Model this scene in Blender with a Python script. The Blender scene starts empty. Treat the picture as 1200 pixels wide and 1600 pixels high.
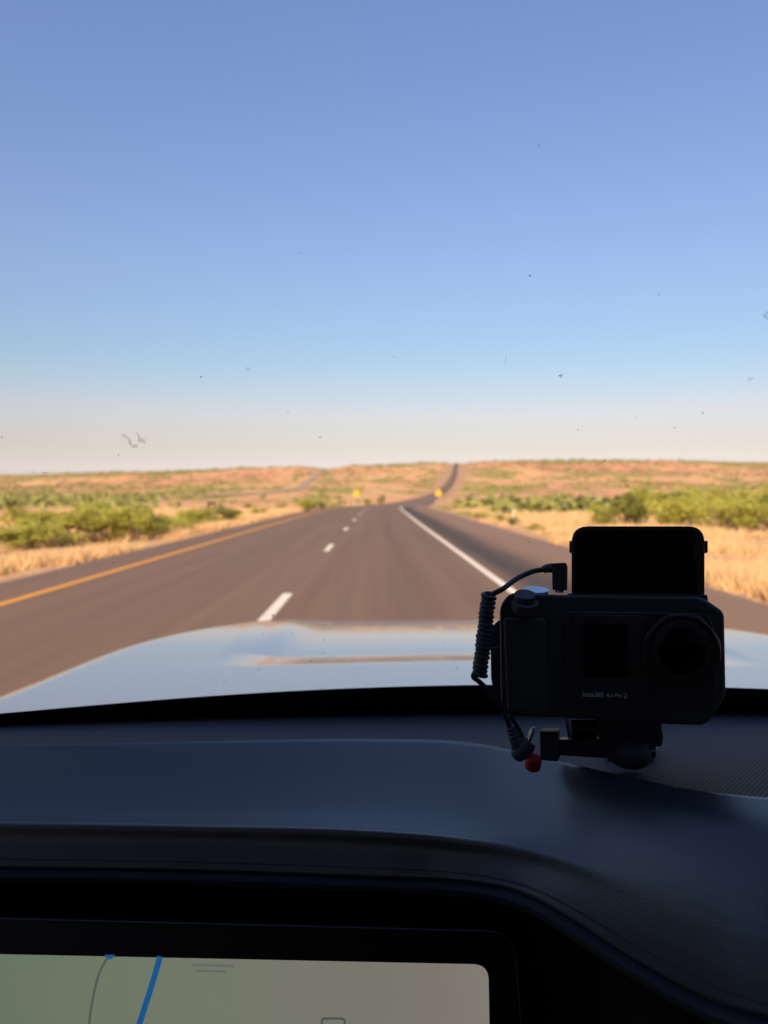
import bpy, bmesh, math, random
import numpy as np
from mathutils import Vector, Matrix

random.seed(7); RNG = np.random.default_rng(11)
S = bpy.context.scene
C = S.collection
H = 1.645                                    # eye height above the road
PITCH = math.atan(60 / 1200)
CP, SP = math.cos(PITCH), math.sin(PITCH)
R = math.radians

# ------------------------------------------------------------------ helpers
def ray(px, py):
    u, v = (px - 600) / 1200, (800 - py) / 1200
    return Vector((u, CP + v * SP, -SP + v * CP))

def P(px, py, Y):
    d = ray(px, py)
    return Vector((0, 0, H)) + d * (Y / d.y)

def hit(px, py, o, n):
    d = ray(px, py); e = Vector((0, 0, H))
    return e + d * ((o - e).dot(n) / d.dot(n))

def proj(p):
    q = Vector(p) - Vector((0, 0, H))
    f = q.y * CP - q.z * SP
    return 600 + 1200 * q.x / f, 800 - 1200 * (q.y * SP + q.z * CP) / f

def hermite(xs, ys):
    xs, ys = np.array(xs, float), np.array(ys, float)
    m = np.zeros_like(ys); d = np.diff(ys) / np.diff(xs)
    m[1:-1] = (d[:-1] * np.diff(xs)[1:] + d[1:] * np.diff(xs)[:-1]) / (xs[2:] - xs[:-2])
    m[0], m[-1] = d[0], d[-1]
    def f(x):
        x = np.clip(np.asarray(x, float), xs[0], xs[-1])
        i = np.clip(np.searchsorted(xs, x) - 1, 0, len(xs) - 2)
        h = xs[i + 1] - xs[i]; t = (x - xs[i]) / h
        return ((2*t**3 - 3*t**2 + 1) * ys[i] + (t**3 - 2*t**2 + t) * h * m[i]
                + (-2*t**3 + 3*t**2) * ys[i+1] + (t**3 - t**2) * h * m[i+1])
    return f

def sstep(a, b, x):
    t = np.clip((x - a) / (b - a), 0, 1)
    return t * t * (3 - 2 * t)

def vnoise(x, y, seed=0):
    x, y = np.asarray(x, float), np.asarray(y, float)
    xi, yi = np.floor(x).astype(np.int64), np.floor(y).astype(np.int64)
    fx, fy = x - xi, y - yi
    fx, fy = fx*fx*(3-2*fx), fy*fy*(3-2*fy)
    def h(a, b):
        n = (a * 374761393 + b * 668265263 + seed * 2147483647) & 0xFFFFFFFF
        n = ((n ^ (n >> 13)) * 1274126177) & 0xFFFFFFFF
        return ((n ^ (n >> 16)) & 0xFFFFFF) / float(0xFFFFFF)
    return (h(xi, yi)*(1-fx) + h(xi+1, yi)*fx)*(1-fy) + (h(xi, yi+1)*(1-fx) + h(xi+1, yi+1)*fx)*fy

def fbm(x, y, seed=0, octv=4):
    s, a, t = 0, 1, 0
    for k in range(octv):
        s = s + a * vnoise(np.asarray(x) * 2**k + 17.3*k, np.asarray(y) * 2**k - 9.1*k, seed + k); t += a; a *= .5
    return s / t

def mesh_obj(name, verts, faces, m=None, parent=None, smooth=False):
    me = bpy.data.meshes.new(name)
    me.from_pydata([tuple(v) for v in verts], [], faces)
    me.update()
    o = bpy.data.objects.new(name, me); C.objects.link(o)
    if m: me.materials.append(m)
    if smooth: me.polygons.foreach_set('use_smooth', [True] * len(me.polygons))
    if parent: o.parent = parent
    return o

def np_obj(name, V, F, m=None, parent=None, smooth=False):
    """V (n,3) array, F (k,3|4) array"""
    me = bpy.data.meshes.new(name); k = F.shape[1]
    me.vertices.add(len(V)); me.vertices.foreach_set('co', V.astype(np.float32).ravel())
    me.loops.add(F.size); me.loops.foreach_set('vertex_index', F.astype(np.int32).ravel())
    me.polygons.add(len(F)); me.polygons.foreach_set('loop_start', np.arange(0, F.size, k, dtype=np.int32))
    if smooth: me.polygons.foreach_set('use_smooth', np.ones(len(F), bool))
    me.update(calc_edges=True); me.validate()
    o = bpy.data.objects.new(name, me); C.objects.link(o)
    if m: me.materials.append(m)
    if parent: o.parent = parent
    return o

def attr(o, name, arr):
    a = o.data.attributes.new(name, 'FLOAT', 'POINT'); a.data.foreach_set('value', np.asarray(arr, np.float32).ravel())

def bm_obj(name, bm, m=None, parent=None, smooth=True, bevel=0, seg=3, angle=35):
    me = bpy.data.meshes.new(name)
    bmesh.ops.recalc_face_normals(bm, faces=bm.faces); bm.to_mesh(me); bm.free()
    o = bpy.data.objects.new(name, me); C.objects.link(o)
    if m: me.materials.append(m)
    if parent: o.parent = parent
    if smooth: me.polygons.foreach_set('use_smooth', [True] * len(me.polygons))
    if bevel:
        b = o.modifiers.new('Bevel', 'BEVEL'); b.width = bevel; b.segments = seg; b.limit_method = 'ANGLE'; b.angle_limit = R(angle)
        b.harden_normals = True
    elif smooth:
        me.set_sharp_from_angle(angle=R(angle))
    return o

def thing(name, label, cat, loc=(0, 0, 0), group=None):
    o = bpy.data.objects.new(name, None); C.objects.link(o); o.location = loc; o.empty_display_size = .05
    return tag(o, label, cat, group)

def tag(o, label=None, cat=None, group=None, kind=None):
    if label: o['label'] = label
    if cat: o['category'] = cat
    if group: o['group'] = group
    if kind: o['kind'] = kind
    return o

def at_parent(o, parent):                    # parent, keeping world coordinates
    o.parent = parent; o.matrix_parent_inverse = Matrix.Translation(parent.location).inverted(); return o

def round_poly(pts, rad, seg=6):
    out = []; n = len(pts)
    for i, p in enumerate(pts):
        r = rad[i] if isinstance(rad, (list, tuple)) else rad
        p = Vector(p); a = Vector(pts[i-1]) - p; b = Vector(pts[(i+1) % n]) - p
        if r <= 0: out.append(tuple(p)); continue
        r = min(r, a.length * .49, b.length * .49)
        p0, p1 = p + a.normalized() * r, p + b.normalized() * r
        for k in range(seg + 1):
            t = k / seg
            out.append(tuple(p0 * (1-t)**2 + p * 2*t*(1-t) + p1 * t*t))
    return out

def slab(bm, front, shift):
    """closed prism: front ring of 3D points, back ring = front + shift"""
    a = [bm.verts.new(p) for p in front]; b = [bm.verts.new(Vector(p) + shift) for p in front]
    n = len(a); bm.faces.new(a); bm.faces.new(b[::-1])
    for i in range(n): bm.faces.new((a[i], b[i], b[(i+1) % n], a[(i+1) % n]))

def tube(bm, pts, r, n=10, cap=True):
    pts = [Vector(p) for p in pts]; rr = r if isinstance(r, (list, tuple)) else [r] * len(pts)
    T = [(pts[min(i+1, len(pts)-1)] - pts[max(i-1, 0)]).normalized() for i in range(len(pts))]
    N = T[0].orthogonal().normalized(); rings = []
    for i, p in enumerate(pts):
        N = (N - T[i] * N.dot(T[i])).normalized(); B = T[i].cross(N)
        rings.append([bm.verts.new(p + (N * math.cos(2*math.pi*k/n) + B * math.sin(2*math.pi*k/n)) * rr[i]) for k in range(n)])
    for a, b in zip(rings, rings[1:]):
        for k in range(n): bm.faces.new((a[k], a[(k+1) % n], b[(k+1) % n], b[k]))
    if cap: bm.faces.new(rings[0][::-1]); bm.faces.new(rings[-1])

def catmull(pts, k=8):
    pts = [Vector(p) for p in pts]; out = []
    for i in range(len(pts) - 1):
        p0, p1, p2, p3 = pts[max(i-1, 0)], pts[i], pts[i+1], pts[min(i+2, len(pts)-1)]
        for j in range(k):
            t = j / k
            out.append(.5 * ((2*p1) + (p2-p0)*t + (2*p0-5*p1+4*p2-p3)*t*t + (3*p1-p0-3*p2+p3)*t**3))
    return out + [pts[-1]]

def box(bm, x0, x1, y0, y1, z0, z1):
    v = [bm.verts.new((x, y, z)) for z in (z0, z1) for y in (y0, y1) for x in (x0, x1)]
    for f in ((0,2,3,1), (4,5,7,6), (0,1,5,4), (2,6,7,3), (0,4,6,2), (1,3,7,5)): bm.faces.new([v[i] for i in f])

# ------------------------------------------------------------------ materials
def mat(name, col=(.5, .5, .5), rough=.6, metal=0, spec=.5, **kw):
    m = bpy.data.materials.new(name); m.use_nodes = True
    b = m.node_tree.nodes['Principled BSDF']
    b.inputs['Base Color'].default_value = (*col, 1); b.inputs['Roughness'].default_value = rough
    b.inputs['Metallic'].default_value = metal; b.inputs['Specular IOR Level'].default_value = spec
    for k, v in kw.items(): b.inputs[k.replace('_', ' ')].default_value = v
    return m

class NT:
    def __init__(s, m): s.m = m; s.t = m.node_tree; s.b = s.t.nodes.get('Principled BSDF')
    def n(s, typ, **kw):
        x = s.t.nodes.new(typ)
        for k, v in kw.items(): setattr(x, k, v)
        return x
    def l(s, a, b): s.t.links.new(a, b)
    def noise(s, vec, scale, detail=3, rough=.55):
        x = s.n('ShaderNodeTexNoise'); x.inputs['Scale'].default_value = scale; x.inputs['Detail'].default_value = detail
        x.inputs['Roughness'].default_value = rough
        if vec is not None: s.l(vec, x.inputs['Vector'])
        return x.outputs['Fac']
    def ramp(s, fac, stops, interp='LINEAR'):
        x = s.n('ShaderNodeValToRGB'); x.color_ramp.interpolation = interp
        e = x.color_ramp.elements
        while len(e) < len(stops): e.new(.5)
        for i, (p, c) in enumerate(stops):
            e[i].position = p; e[i].color = (*c, 1) if len(c) == 3 else c
        s.l(fac, x.inputs['Fac']); return x.outputs['Color']
    def mix(s, fac, a, b, blend='MIX'):
        x = s.n('ShaderNodeMix', data_type='RGBA', blend_type=blend)
        if isinstance(fac, (int, float)): x.inputs[0].default_value = fac
        else: s.l(fac, x.inputs[0])
        for v, i in ((a, 6), (b, 7)):
            if isinstance(v, tuple): x.inputs[i].default_value = (*v, 1)
            else: s.l(v, x.inputs[i])
        return x.outputs[2]
    def math(s, op, a, b=None, c=None, clamp=False):
        x = s.n('ShaderNodeMath', operation=op, use_clamp=clamp)
        for i, v in enumerate((a, b, c)):
            if v is None: continue
            if isinstance(v, (int, float)): x.inputs[i].default_value = v
            else: s.l(v, x.inputs[i])
        return x.outputs[0]
    def attr(s, name): return s.n('ShaderNodeAttribute', attribute_name=name).outputs['Fac']
    def pos(s): return s.n('ShaderNodeNewGeometry').outputs['Position']
    def obj(s): return s.n('ShaderNodeTexCoord').outputs['Object']
    def island(s): return s.n('ShaderNodeNewGeometry').outputs['Random Per Island']
    def bump(s, h, strength=.3, dist=.01):
        x = s.n('ShaderNodeBump'); x.inputs['Strength'].default_value = strength; x.inputs['Distance'].default_value = dist
        s.l(h, x.inputs['Height']); s.l(x.outputs[0], s.b.inputs['Normal'])
    def col(s, c): s.l(c, s.b.inputs['Base Color'])
    def maprange(s, v, a, b, c=0, d=1, smooth=True):
        x = s.n('ShaderNodeMapRange', interpolation_type='SMOOTHSTEP' if smooth else 'LINEAR')
        for i, q in enumerate((a, b, c, d)): x.inputs[i + 1].default_value = q
        s.l(v, x.inputs[0]); return x.outputs[0]

# ------------------------------------------------------------------ camera, sky, sun
cam = bpy.data.cameras.new('Camera'); co = bpy.data.objects.new('Camera', cam); C.objects.link(co); S.camera = co
co.location = (0, 0, H); co.rotation_euler = (math.pi/2 - PITCH, 0, 0)
cam.sensor_fit = 'VERTICAL'; cam.sensor_height = 36; cam.lens = 27
cam.clip_start = .02; cam.clip_end = 60000
cam.dof.use_dof = True; cam.dof.focus_distance = .475; cam.dof.aperture_fstop = 9.0

SUN_EL, SUN_AZ = R(36), R(198)               # azimuth clockwise from straight ahead
w = bpy.data.worlds.new('World'); S.world = w; w.use_nodes = True
nt = w.node_tree; bg = nt.nodes['Background']; bg.inputs['Strength'].default_value = .125
sky = nt.nodes.new('ShaderNodeTexSky'); sky.sky_type = 'NISHITA'; sky.sun_disc = False
sky.sun_elevation = SUN_EL; sky.sun_rotation = SUN_AZ
sky.air_density = 1.0; sky.dust_density = 1.6; sky.ozone_density = 2.0; sky.altitude = 900
tc_ = nt.nodes.new('ShaderNodeTexCoord'); sp_ = nt.nodes.new('ShaderNodeSeparateXYZ'); nt.links.new(tc_.outputs['Generated'], sp_.inputs[0])
rp_ = nt.nodes.new('ShaderNodeValToRGB'); nt.links.new(sp_.outputs[2], rp_.inputs[0]); el_ = rp_.color_ramp.elements     # hazier, rosier air low down
SKYMUL = [(0, (1.2, .99, 1.10)), (.0066, (1.13, .945, 1.05)), (.0105, (1.0, .83, .935)), (.0166, (.90, .745, .825)), (.028, (.825, .655, .685)), (.037, (.79, .612, .63)), (.055, (.80, .61, .595)), (.075, (.86, .64, .60)), (.148, (.79, .735, .705)), (.267, (.97, .875, .90)), (.512, (1.13, 1.06, 1.18)), (1, (1.15, 1.08, 1.2))]
while len(el_) < len(SKYMUL): el_.new(.5)
for i, (a, c) in enumerate(SKYMUL): el_[i].position = a; el_[i].color = (c[0]/1.25, c[1]/1.25, c[2]/1.25, 1)
mu_ = nt.nodes.new('ShaderNodeMix'); mu_.data_type = 'RGBA'; mu_.blend_type = 'MULTIPLY'; mu_.inputs[0].default_value = 1
nt.links.new(sky.outputs[0], mu_.inputs[6]); nt.links.new(rp_.outputs[0], mu_.inputs[7])
nt.links.new(mu_.outputs[2], bg.inputs[0])
sl = bpy.data.lights.new('Sun', 'SUN'); sl.energy = 4.8; sl.angle = R(.5); sl.color = (1, .745, .46)
so = bpy.data.objects.new('Sun', sl); C.objects.link(so)
sd = Vector((math.sin(SUN_AZ)*math.cos(SUN_EL), math.cos(SUN_AZ)*math.cos(SUN_EL), math.sin(SUN_EL)))
so.rotation_euler = sd.to_track_quat('Z', 'Y').to_euler(); so.location = sd * 50
S.view_settings.view_transform = 'Standard'; S.view_settings.look = 'None'
S.view_settings.exposure = .80; S.view_settings.gamma = 1
S.cycles.max_bounces = 8; S.cycles.transparent_max_bounces = 16; S.cycles.caustics_reflective = False
S.cycles.caustics_refractive = False; S.cycles.use_denoising = True

# ------------------------------------------------------------------ lie of the land
def zpy(Y, py): return H - np.asarray(Y, float) * (SP + (np.asarray(py, float) - 800) / 1200 * CP) / (CP - (np.asarray(py, float) - 800) / 1200 * SP)
_ry = [80, 100, 130, 170, 250, 400, 550, 750, 900, 1200, 1500, 1700, 1800, 1900]
_rp = [796.4, 793.2, 791.0, 789.0, 784.5, 776.5, 768, 757.5, 748.5, 737, 729, 724.8, 723.6, 723.4]
road_z_far = hermite([0, 40, 65] + _ry + [2100, 2600], [0, -.0258*40, -.0258*65] + list(zpy(_ry, _rp)) + [25, 18])
road_x_far = hermite([0, 60, 80, 100, 130, 170, 250, 400, 550, 750, 900, 1500, 1800, 2600],
                     [0, -.4, -.4, -.1, 1.2, 4.0, 10.6, 24.5, 41, 63, 80, 140, 170, 250])
def road_x(Y): Y = np.asarray(Y, float); return np.where(Y < 0, -.0067 * Y, road_x_far(Y))
def road_z(Y): Y = np.asarray(Y, float); return np.where(Y < 0, -.0258 * np.maximum(Y, -150), road_z_far(Y))
EL, ER = -6.96, 5.75                         # pavement edges, measured from the reference line

_sy = [60, 200, 300, 400, 560, 850, 1300, 1750, 1900, 2600]
_sx = [-112, -92, -79, -62, -64, -85, -114, -135.5, -143, -180]
side_x = hermite(_sy, _sx)
side_z = hermite(_sy, list(zpy([60, 200, 300, 400, 560, 850, 1300, 1750, 1900], [806, 784, 776, 769.5, 763, 752.5, 742, 734.5, 733.4])) + [6])

TY = np.array([80, 170, 250, 400, 700, 1100, 1500, 1800, 2200, 3000, 9000], float)
TX = np.array([-600, 0, 200, 400, 550, 700, 850, 1000, 1200, 1800], float)
TP = np.array([
    [797, 797, 797, 797, 797, 797, 797, 797, 797, 797],
    [789, 788, 788, 789, 789, 790, 789, 788, 788, 788],
    [782, 781, 781, 783, 784, 785, 783, 780, 780, 780],
    [774, 774, 774, 774, 776, 777, 773, 770, 770, 771],
    [768, 769, 769, 767, 764, 760, 760, 761, 762, 763],
    [766, 767, 766, 760, 752, 741, 746, 748, 752, 754],
    [764, 764, 762, 752, 742, 731, 734, 737, 741, 744],
    [748, 745.5, 740, 735, 729, 725, 721.5, 721.5, 725, 727],
    [745, 742.5, 737, 733, 727, 723, 719.5, 720, 722.5, 723],
    [744, 743, 739, 735, 730, 726, 722, 722, 723, 723],
    [742.5, 742, 740, 738, 737, 736, 736, 736, 736, 736]])
TZ = zpy(TY[:, None], TP)
def table_z(x, Y):
    Yc = np.clip(Y, 80, 9000); px = np.clip(600 + 1200 * x / Yc, -600, 1800)
    a = np.interp(np.log(Yc), np.log(TY), np.arange(len(TY))); b = np.interp(px, TX, np.arange(len(TX)))
    i = np.clip(a.astype(int), 0, len(TY)-2); j = np.clip(b.astype(int), 0, len(TX)-2)
    u, v = a - i, b - j; v = v*v*(3-2*v)
    z = (TZ[i, j]*(1-v) + TZ[i, j+1]*v)*(1-u) + (TZ[i+1, j]*(1-v) + TZ[i+1, j+1]*v)*u
    near = -.0258 * np.maximum(Y, -150) - .35
    return near * (1 - sstep(50, 110, Y)) + z * sstep(50, 110, Y)
def edge_dist(x, Y):
    d = x - road_x(Y); q = 1 - .36*sstep(170, 520, Y); return np.maximum(EL*q - d, d - ER*q)
def terr(x, Y):
    x, Y = np.asarray(x, float), np.asarray(Y, float)
    r = np.hypot(x, Y); z = table_z(x, Y)
    far = sstep(300, 1300, r) * (1 - .75 * sstep(1750, 2100, r))
    z = z + (fbm(x/9, Y/9, 3) - .5) * .5 * (1 - sstep(150, 400, r)) + (fbm(x/45, Y/45, 5) - .5) * 1.2 * sstep(60, 250, r)
    z = z + far * ((fbm(x/120, Y/190, 8, 5) - .5) * 22 + np.abs(fbm(x/45, Y/80, 12, 4) - .5) * -22 + 4)
    e = edge_dist(x, Y); zr = road_z(Y)
    wd = 4 + .035 * np.clip(Y, 0, 2500)
    k = sstep(1.0, wd, e)
    z = (zr - .10 - .0005*np.clip(Y, 0, 2500) - .05*np.clip(e, 0, 6)) * (1-k) + z * k
    e2 = np.abs(x - side_x(Y)) - 6.0
    k2 = np.where(Y > 60, sstep(0, 6 + .03*np.clip(Y, 0, 2500), e2), 1)
    return (side_z(Y) - .1 - .0005*np.clip(Y, 0, 2500)) * (1-k2) + z * k2

# terrain: rings around the viewer, fine ahead, coarse behind
ang = np.radians(np.concatenate([np.arange(-180, -34, 3.), np.arange(-34, 34, .14), np.arange(34, 180, 3.)]))
rad = np.concatenate([[1.5], 3 * 1.0195 ** np.arange(0, 415)])
AA, RR = np.meshgrid(ang, rad); X, Yg = RR*np.sin(AA), RR*np.cos(AA)
Z = terr(X, Yg); nr, na = X.shape
idx = np.arange(nr*na).reshape(nr, na); nx = np.roll(idx, -1, 1)
F = np.stack([idx[:-1], nx[:-1], nx[1:], idx[1:]], -1).reshape(-1, 4)

m = mat('dry_ground', rough=.95, spec=.1); g = NT(m); p = g.pos()
e = g.attr('edge'); red = g.attr('red'); grn = g.attr('green')
n1, n2, n3 = g.noise(p, .9, 4), g.noise(p, .055, 5, .65), g.noise(p, 6, 3)
grass_c = g.mix(n1, (.43, .27, .13), (.60, .41, .215))
grass_c = g.mix(g.maprange(n2, .40, .62), grass_c, g.mix(n1, (.43, .22, .12), (.56, .33, .19)))
grass_c = g.mix(g.maprange(grn, .40, .62), grass_c, g.mix(n1, (.15, .16, .045), (.29, .255, .09)))
redc = g.mix(g.noise(p, .03, 5, .7), (.36, .15, .075), (.64, .37, .23))
redc = g.mix(g.maprange(g.noise(p, .045, 4, .65), .50, .57, 0, .8), redc, (.15, .125, .055))
grass_c = g.mix(g.maprange(g.noise(p, .4, 4, .6), .52, .62, 0, .85), grass_c, (.50, .29, .17))
grass_c = g.mix(red, grass_c, redc)
dirt = g.mix(n3, (.29, .175, .11), (.44, .29, .19))
band = g.maprange(g.math('ADD', e, g.math('MULTIPLY', g.math('SUBTRACT', n1, .5), 2.5)), .5, 1.7)
g.col(g.mix(band, dirt, grass_c)); g.bump(g.math('ADD', n3, n1), .8, .08)
t = np_obj('terrain', np.stack([X, Yg, Z], -1).reshape(-1, 3), F, m, smooth=True)
tag(t, 'dry tan and red rangeland running out to a low mesa', 'terrain', kind='structure')
def green_mask(x, Y):
    r = np.hypot(x, Y)
    gm = fbm(x/38, Y/60, 21, 4) * .55 + fbm(x/170, Y/230, 33, 4) * .45
    gm = .5 + (gm - .5) * 2.7
    topp = sstep(1720, 1850, r + 60*(fbm(x/90, Y/90, 40)-.5))
    return np.maximum(gm * sstep(20, 60, r) * (1-topp), topp * .9)
def red_mask(x, Y):
    r = np.hypot(x, Y); n = fbm(x/70, Y/110, 51, 5)
    cl = sstep(1380, 1520, r + 200*(n-.5)) * (1 - sstep(1700, 1790, r + 60*(n-.5)))
    spots = sstep(.54, .62, fbm(x/60, Y/120, 61, 4)) * sstep(90, 200, r)
    return np.clip(np.maximum(cl * sstep(.34, .5, n), spots * .8), 0, 1)
attr(t, 'edge', edge_dist(X, Yg) / (1 + np.maximum(Yg - 120, 0) / 80)); attr(t, 'green', green_mask(X, Yg)); attr(t, 'red', red_mask(X, Yg))

# ------------------------------------------------------------------ roads
m = mat('asphalt', rough=.82, spec=.25); g = NT(m); p = g.pos(); u = g.attr('lat')
sxy = g.n('ShaderNodeSeparateXYZ'); g.l(p, sxy.inputs[0]); cx = g.n('ShaderNodeCombineXYZ')
g.l(g.math('MULTIPLY', u, 2.6), cx.inputs[0]); g.l(g.math('MULTIPLY', sxy.outputs[1], .045), cx.inputs[1])
lw = g.noise(cx.outputs[0], 1.0, 5, .65)                              # lengthwise wear
base = g.mix(g.maprange(lw, .33, .67), (.122, .077, .056), (.158, .104, .077))
base = g.mix(g.math('MULTIPLY', g.noise(p, 1.1, 4), .3), base, (.15, .095, .066))
def around(c, wdt): return g.maprange(g.math('ABSOLUTE', g.math('SUBTRACT', u, c)), wdt, wdt*.25)
wob = g.math('MULTIPLY', g.math('SUBTRACT', g.noise(p, .12, 3), .5), .5)
u = g.math('ADD', u, wob)
for c_, w_, f_ in ((.55, .55, .30), (-3.4, .9, .16), (1.6, .35, .14), (-.55, .35, .12)):
    base = g.mix(g.math('MULTIPLY', around(c_, w_), f_), base, (.075, .048, .036))
streak = g.math('MULTIPLY', around(3.0, .85), g.maprange(g.noise(cx.outputs[0], .45, 4), .32, .56, .6, .96))
base = g.mix(streak, base, (.028, .022, .021))                       # tar worn into the shoulder
base = g.mix(g.maprange(u, 3.7, 4.4, 0, .65), base, (.225, .145, .102))
base = g.mix(g.math('MULTIPLY', g.noise(p, 60, 2), .35), base, (.19, .135, .10))
g.col(base); g.bump(g.noise(p, 90, 2), .25, .006); ASPH = m
m = mat('white_line_paint', (.80, .77, .70), .6, spec=.3); g = NT(m); p = g.pos()
g.col(g.mix(g.maprange(g.noise(p, 9, 5, .7), .56, .72), (.66, .61, .53), (.34, .27, .21))); WHITE = m
m = mat('yellow_line_paint', (.74, .36, .03), .6, spec=.3); g = NT(m); p = g.pos()
g.col(g.mix(g.maprange(g.noise(p, 9, 5, .7), .58, .74), (.60, .27, .022), (.32, .17, .055))); YELLOW = m

def ribbon(name, xf, zf, Ys, lats, lift, m, parent=None, narrow=False):
    Ys = np.asarray(Ys, float); dx = np.gradient(xf(Ys), Ys); nn = np.sqrt(1 + dx**2)
    V, L = [], []
    for i, Y in enumerate(Ys):
        for d in lats:
            if narrow: d = d * (1 - .36*float(sstep(170, 520, Y)))       # the paved shoulders end beyond the bend
            V.append((xf(Y) + d/nn[i], Y - d*dx[i]/nn[i], zf(Y) + lift)); L.append(d)
    k = len(lats)
    F = np.array([(i*k+j, i*k+j+1, (i+1)*k+j+1, (i+1)*k+j) for i in range(len(Ys)-1) for j in range(k-1)])
    o = np_obj(name, np.array(V), F, m, parent, smooth=True); attr(o, 'lat', L); return o
far = lambda a, b, n: list(np.geomspace(a, b, n))
YS = list(np.arange(-120, 60, 4.)) + list(np.arange(60, 260, 5.)) + far(260, 2100, 70)
road = ribbon('road', road_x, road_z, YS, np.linspace(EL, ER, 15), 0, ASPH, None, True)
tag(road, 'brown grey asphalt highway running straight ahead and up the far mesa', 'road', kind='structure')
YL = [y for y in YS if y < 1300]
ribbon('edge_line', road_x, road_z, YL, (2.17, 2.33), .006, WHITE, road, True)
ribbon('edge_line', road_x, road_z, YL, (-5.68, -5.50), .006, YELLOW, road, True)['label'] = 'solid yellow line along the left shoulder'
for k in range(-3, 32):
    y0 = 9.55 + 12.19 * k
    ribbon('lane_dash', road_x, road_z, np.linspace(y0, y0 + 3.0, 4), (-1.56, -1.40), .006, WHITE, road)
m = mat('old_asphalt', rough=.85, spec=.2); g = NT(m); g.col(g.mix(g.noise(g.pos(), .05, 3), (.27, .20, .155), (.36, .27, .21)))
side = ribbon('side_road', side_x, side_z, list(np.arange(70, 300, 8.)) + far(300, 2050, 70), np.linspace(-4.2, 4.2, 5), .03, m)
tag(side, 'second carriageway climbing the mesa on the left', 'road', kind='structure')

# ------------------------------------------------------------------ plants
def leaf_mat(name, c0, c1, trans=.35):
    m = mat(name, c0, .7, spec=.2); g = NT(m)
    g.col(g.mix(g.math('ADD', g.math('MULTIPLY', g.island(), .6), g.math('MULTIPLY', g.noise(g.obj(), 5, 2), .5), clamp=True), c0, c1))
    g.b.inputs['Subsurface Weight'].default_value = 0
    tr = g.n('ShaderNodeBsdfTranslucent'); tr.inputs[0].default_value = (*c1, 1)
    mx = g.n('ShaderNodeMixShader'); mx.inputs[0].default_value = trans
    g.l(g.b.outputs[0], mx.inputs[1]); g.l(tr.outputs[0], mx.inputs[2])
    g.l(mx.outputs[0], m.node_tree.nodes['Material Output'].inputs[0]); return m
LEAF = [leaf_mat('mesquite_leaf', (.215, .23, .035), (.51, .485, .112)), leaf_mat('dark_leaf', (.11, .125, .03), (.29, .29, .075)),
        leaf_mat('yellow_leaf', (.29, .30, .05), (.57, .55, .14))]
BARK = mat('bark', (.13, .085, .055), .9)

def quads(cen, size, asp=.55, up=.0, rng=RNG):
    n = len(cen); d = rng.normal(size=(n, 3)); d[:, 2] += up; d /= np.linalg.norm(d, axis=1, keepdims=True)
    q = rng.normal(size=(n, 3)); s = np.cross(d, q); s /= np.linalg.norm(s, axis=1, keepdims=True)
    a = d * size[:, None]; b = s * size[:, None] * asp
    V = np.stack([cen - a*.5, cen + b*.5, cen + a*.5, cen - b*.5], 1).reshape(-1, 3)
    return V, np.arange(4*n).reshape(n, 4)

def bush_meshes(seed, leaves=2600, lobes=11):
    rng = np.random.default_rng(seed); cs = []
    for k in range(lobes):
        a, r = rng.uniform(0, 6.28), .36 * math.sqrt(rng.uniform(0, 1))
        hgt = rng.uniform(.28, .80) * (1 - .55 * r)
        cs.append((r*math.cos(a), r*math.sin(a), hgt, rng.uniform(.13, .23)))
    pts = []
    for k in range(leaves):
        c = cs[rng.integers(lobes)]; v = rng.normal(size=3); v /= np.linalg.norm(v)
        rr = c[3] * (rng.uniform(0, 1) ** .4) * rng.choice([1, 1, 1, 1.35])
        q = np.array(c[:3]) + v * rr * np.array([1, 1, .85])
        if q[2] > .03: pts.append(q)
    pts = np.array(pts); V, F = quads(pts, rng.uniform(.035, .075, len(pts)), rng=rng)
    mc = bpy.data.meshes.new('crown'); mc.from_pydata(V.tolist(), [], F.tolist())
    bm = bmesh.new()
    for c in cs[:9]:
        b0 = Vector((c[0]*.12, c[1]*.12, -.03)); b2 = Vector(c[:3]); b1 = b0.lerp(b2, .5) + Vector((rng.normal()*.04, rng.normal()*.04, .04))
        tube(bm, [b0, b1, b2], [.020, .013, .005], 5)
    mt = bpy.data.meshes.new('trunk'); bm.to_mesh(mt); bm.free(); mt.materials.append(BARK)
    return mc, mt
VAR = [bush_meshes(100 + i, 2600 if i < 4 else 1500) for i in range(6)]
CROWNS = {}
def crown(v, l):
    if (v, l) not in CROWNS:
        me = VAR[v][0].copy(); me.materials.append(LEAF[l]); CROWNS[(v, l)] = me
    return CROWNS[(v, l)]
def bush(px, Y, wid, hgt, l, label, group, name='mesquite_bush', cat='bush'):
    v = random.randrange(6); x = (px - 600) / 1200 * Y
    o = thing(name, label, cat, (x, Y, float(terr(x, Y)) - .03), group)
    o.rotation_euler.z = random.uniform(0, 6.28)
    if group == GL: wid, hgt = wid*1.35, hgt*1.12
    if group == GR: wid, hgt = wid*1.3, hgt*1.25
    for n_, me in (('crown', crown(v, l)), ('trunk', VAR[v][1])):
        c = bpy.data.objects.new(n_, me); C.objects.link(c); c.parent = o; c.scale = (wid, wid, hgt)
    return o
GL, GR, GM = 'mesquite bushes left of the road', 'mesquite bushes right of the road', 'small shrubs out on the range'
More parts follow.
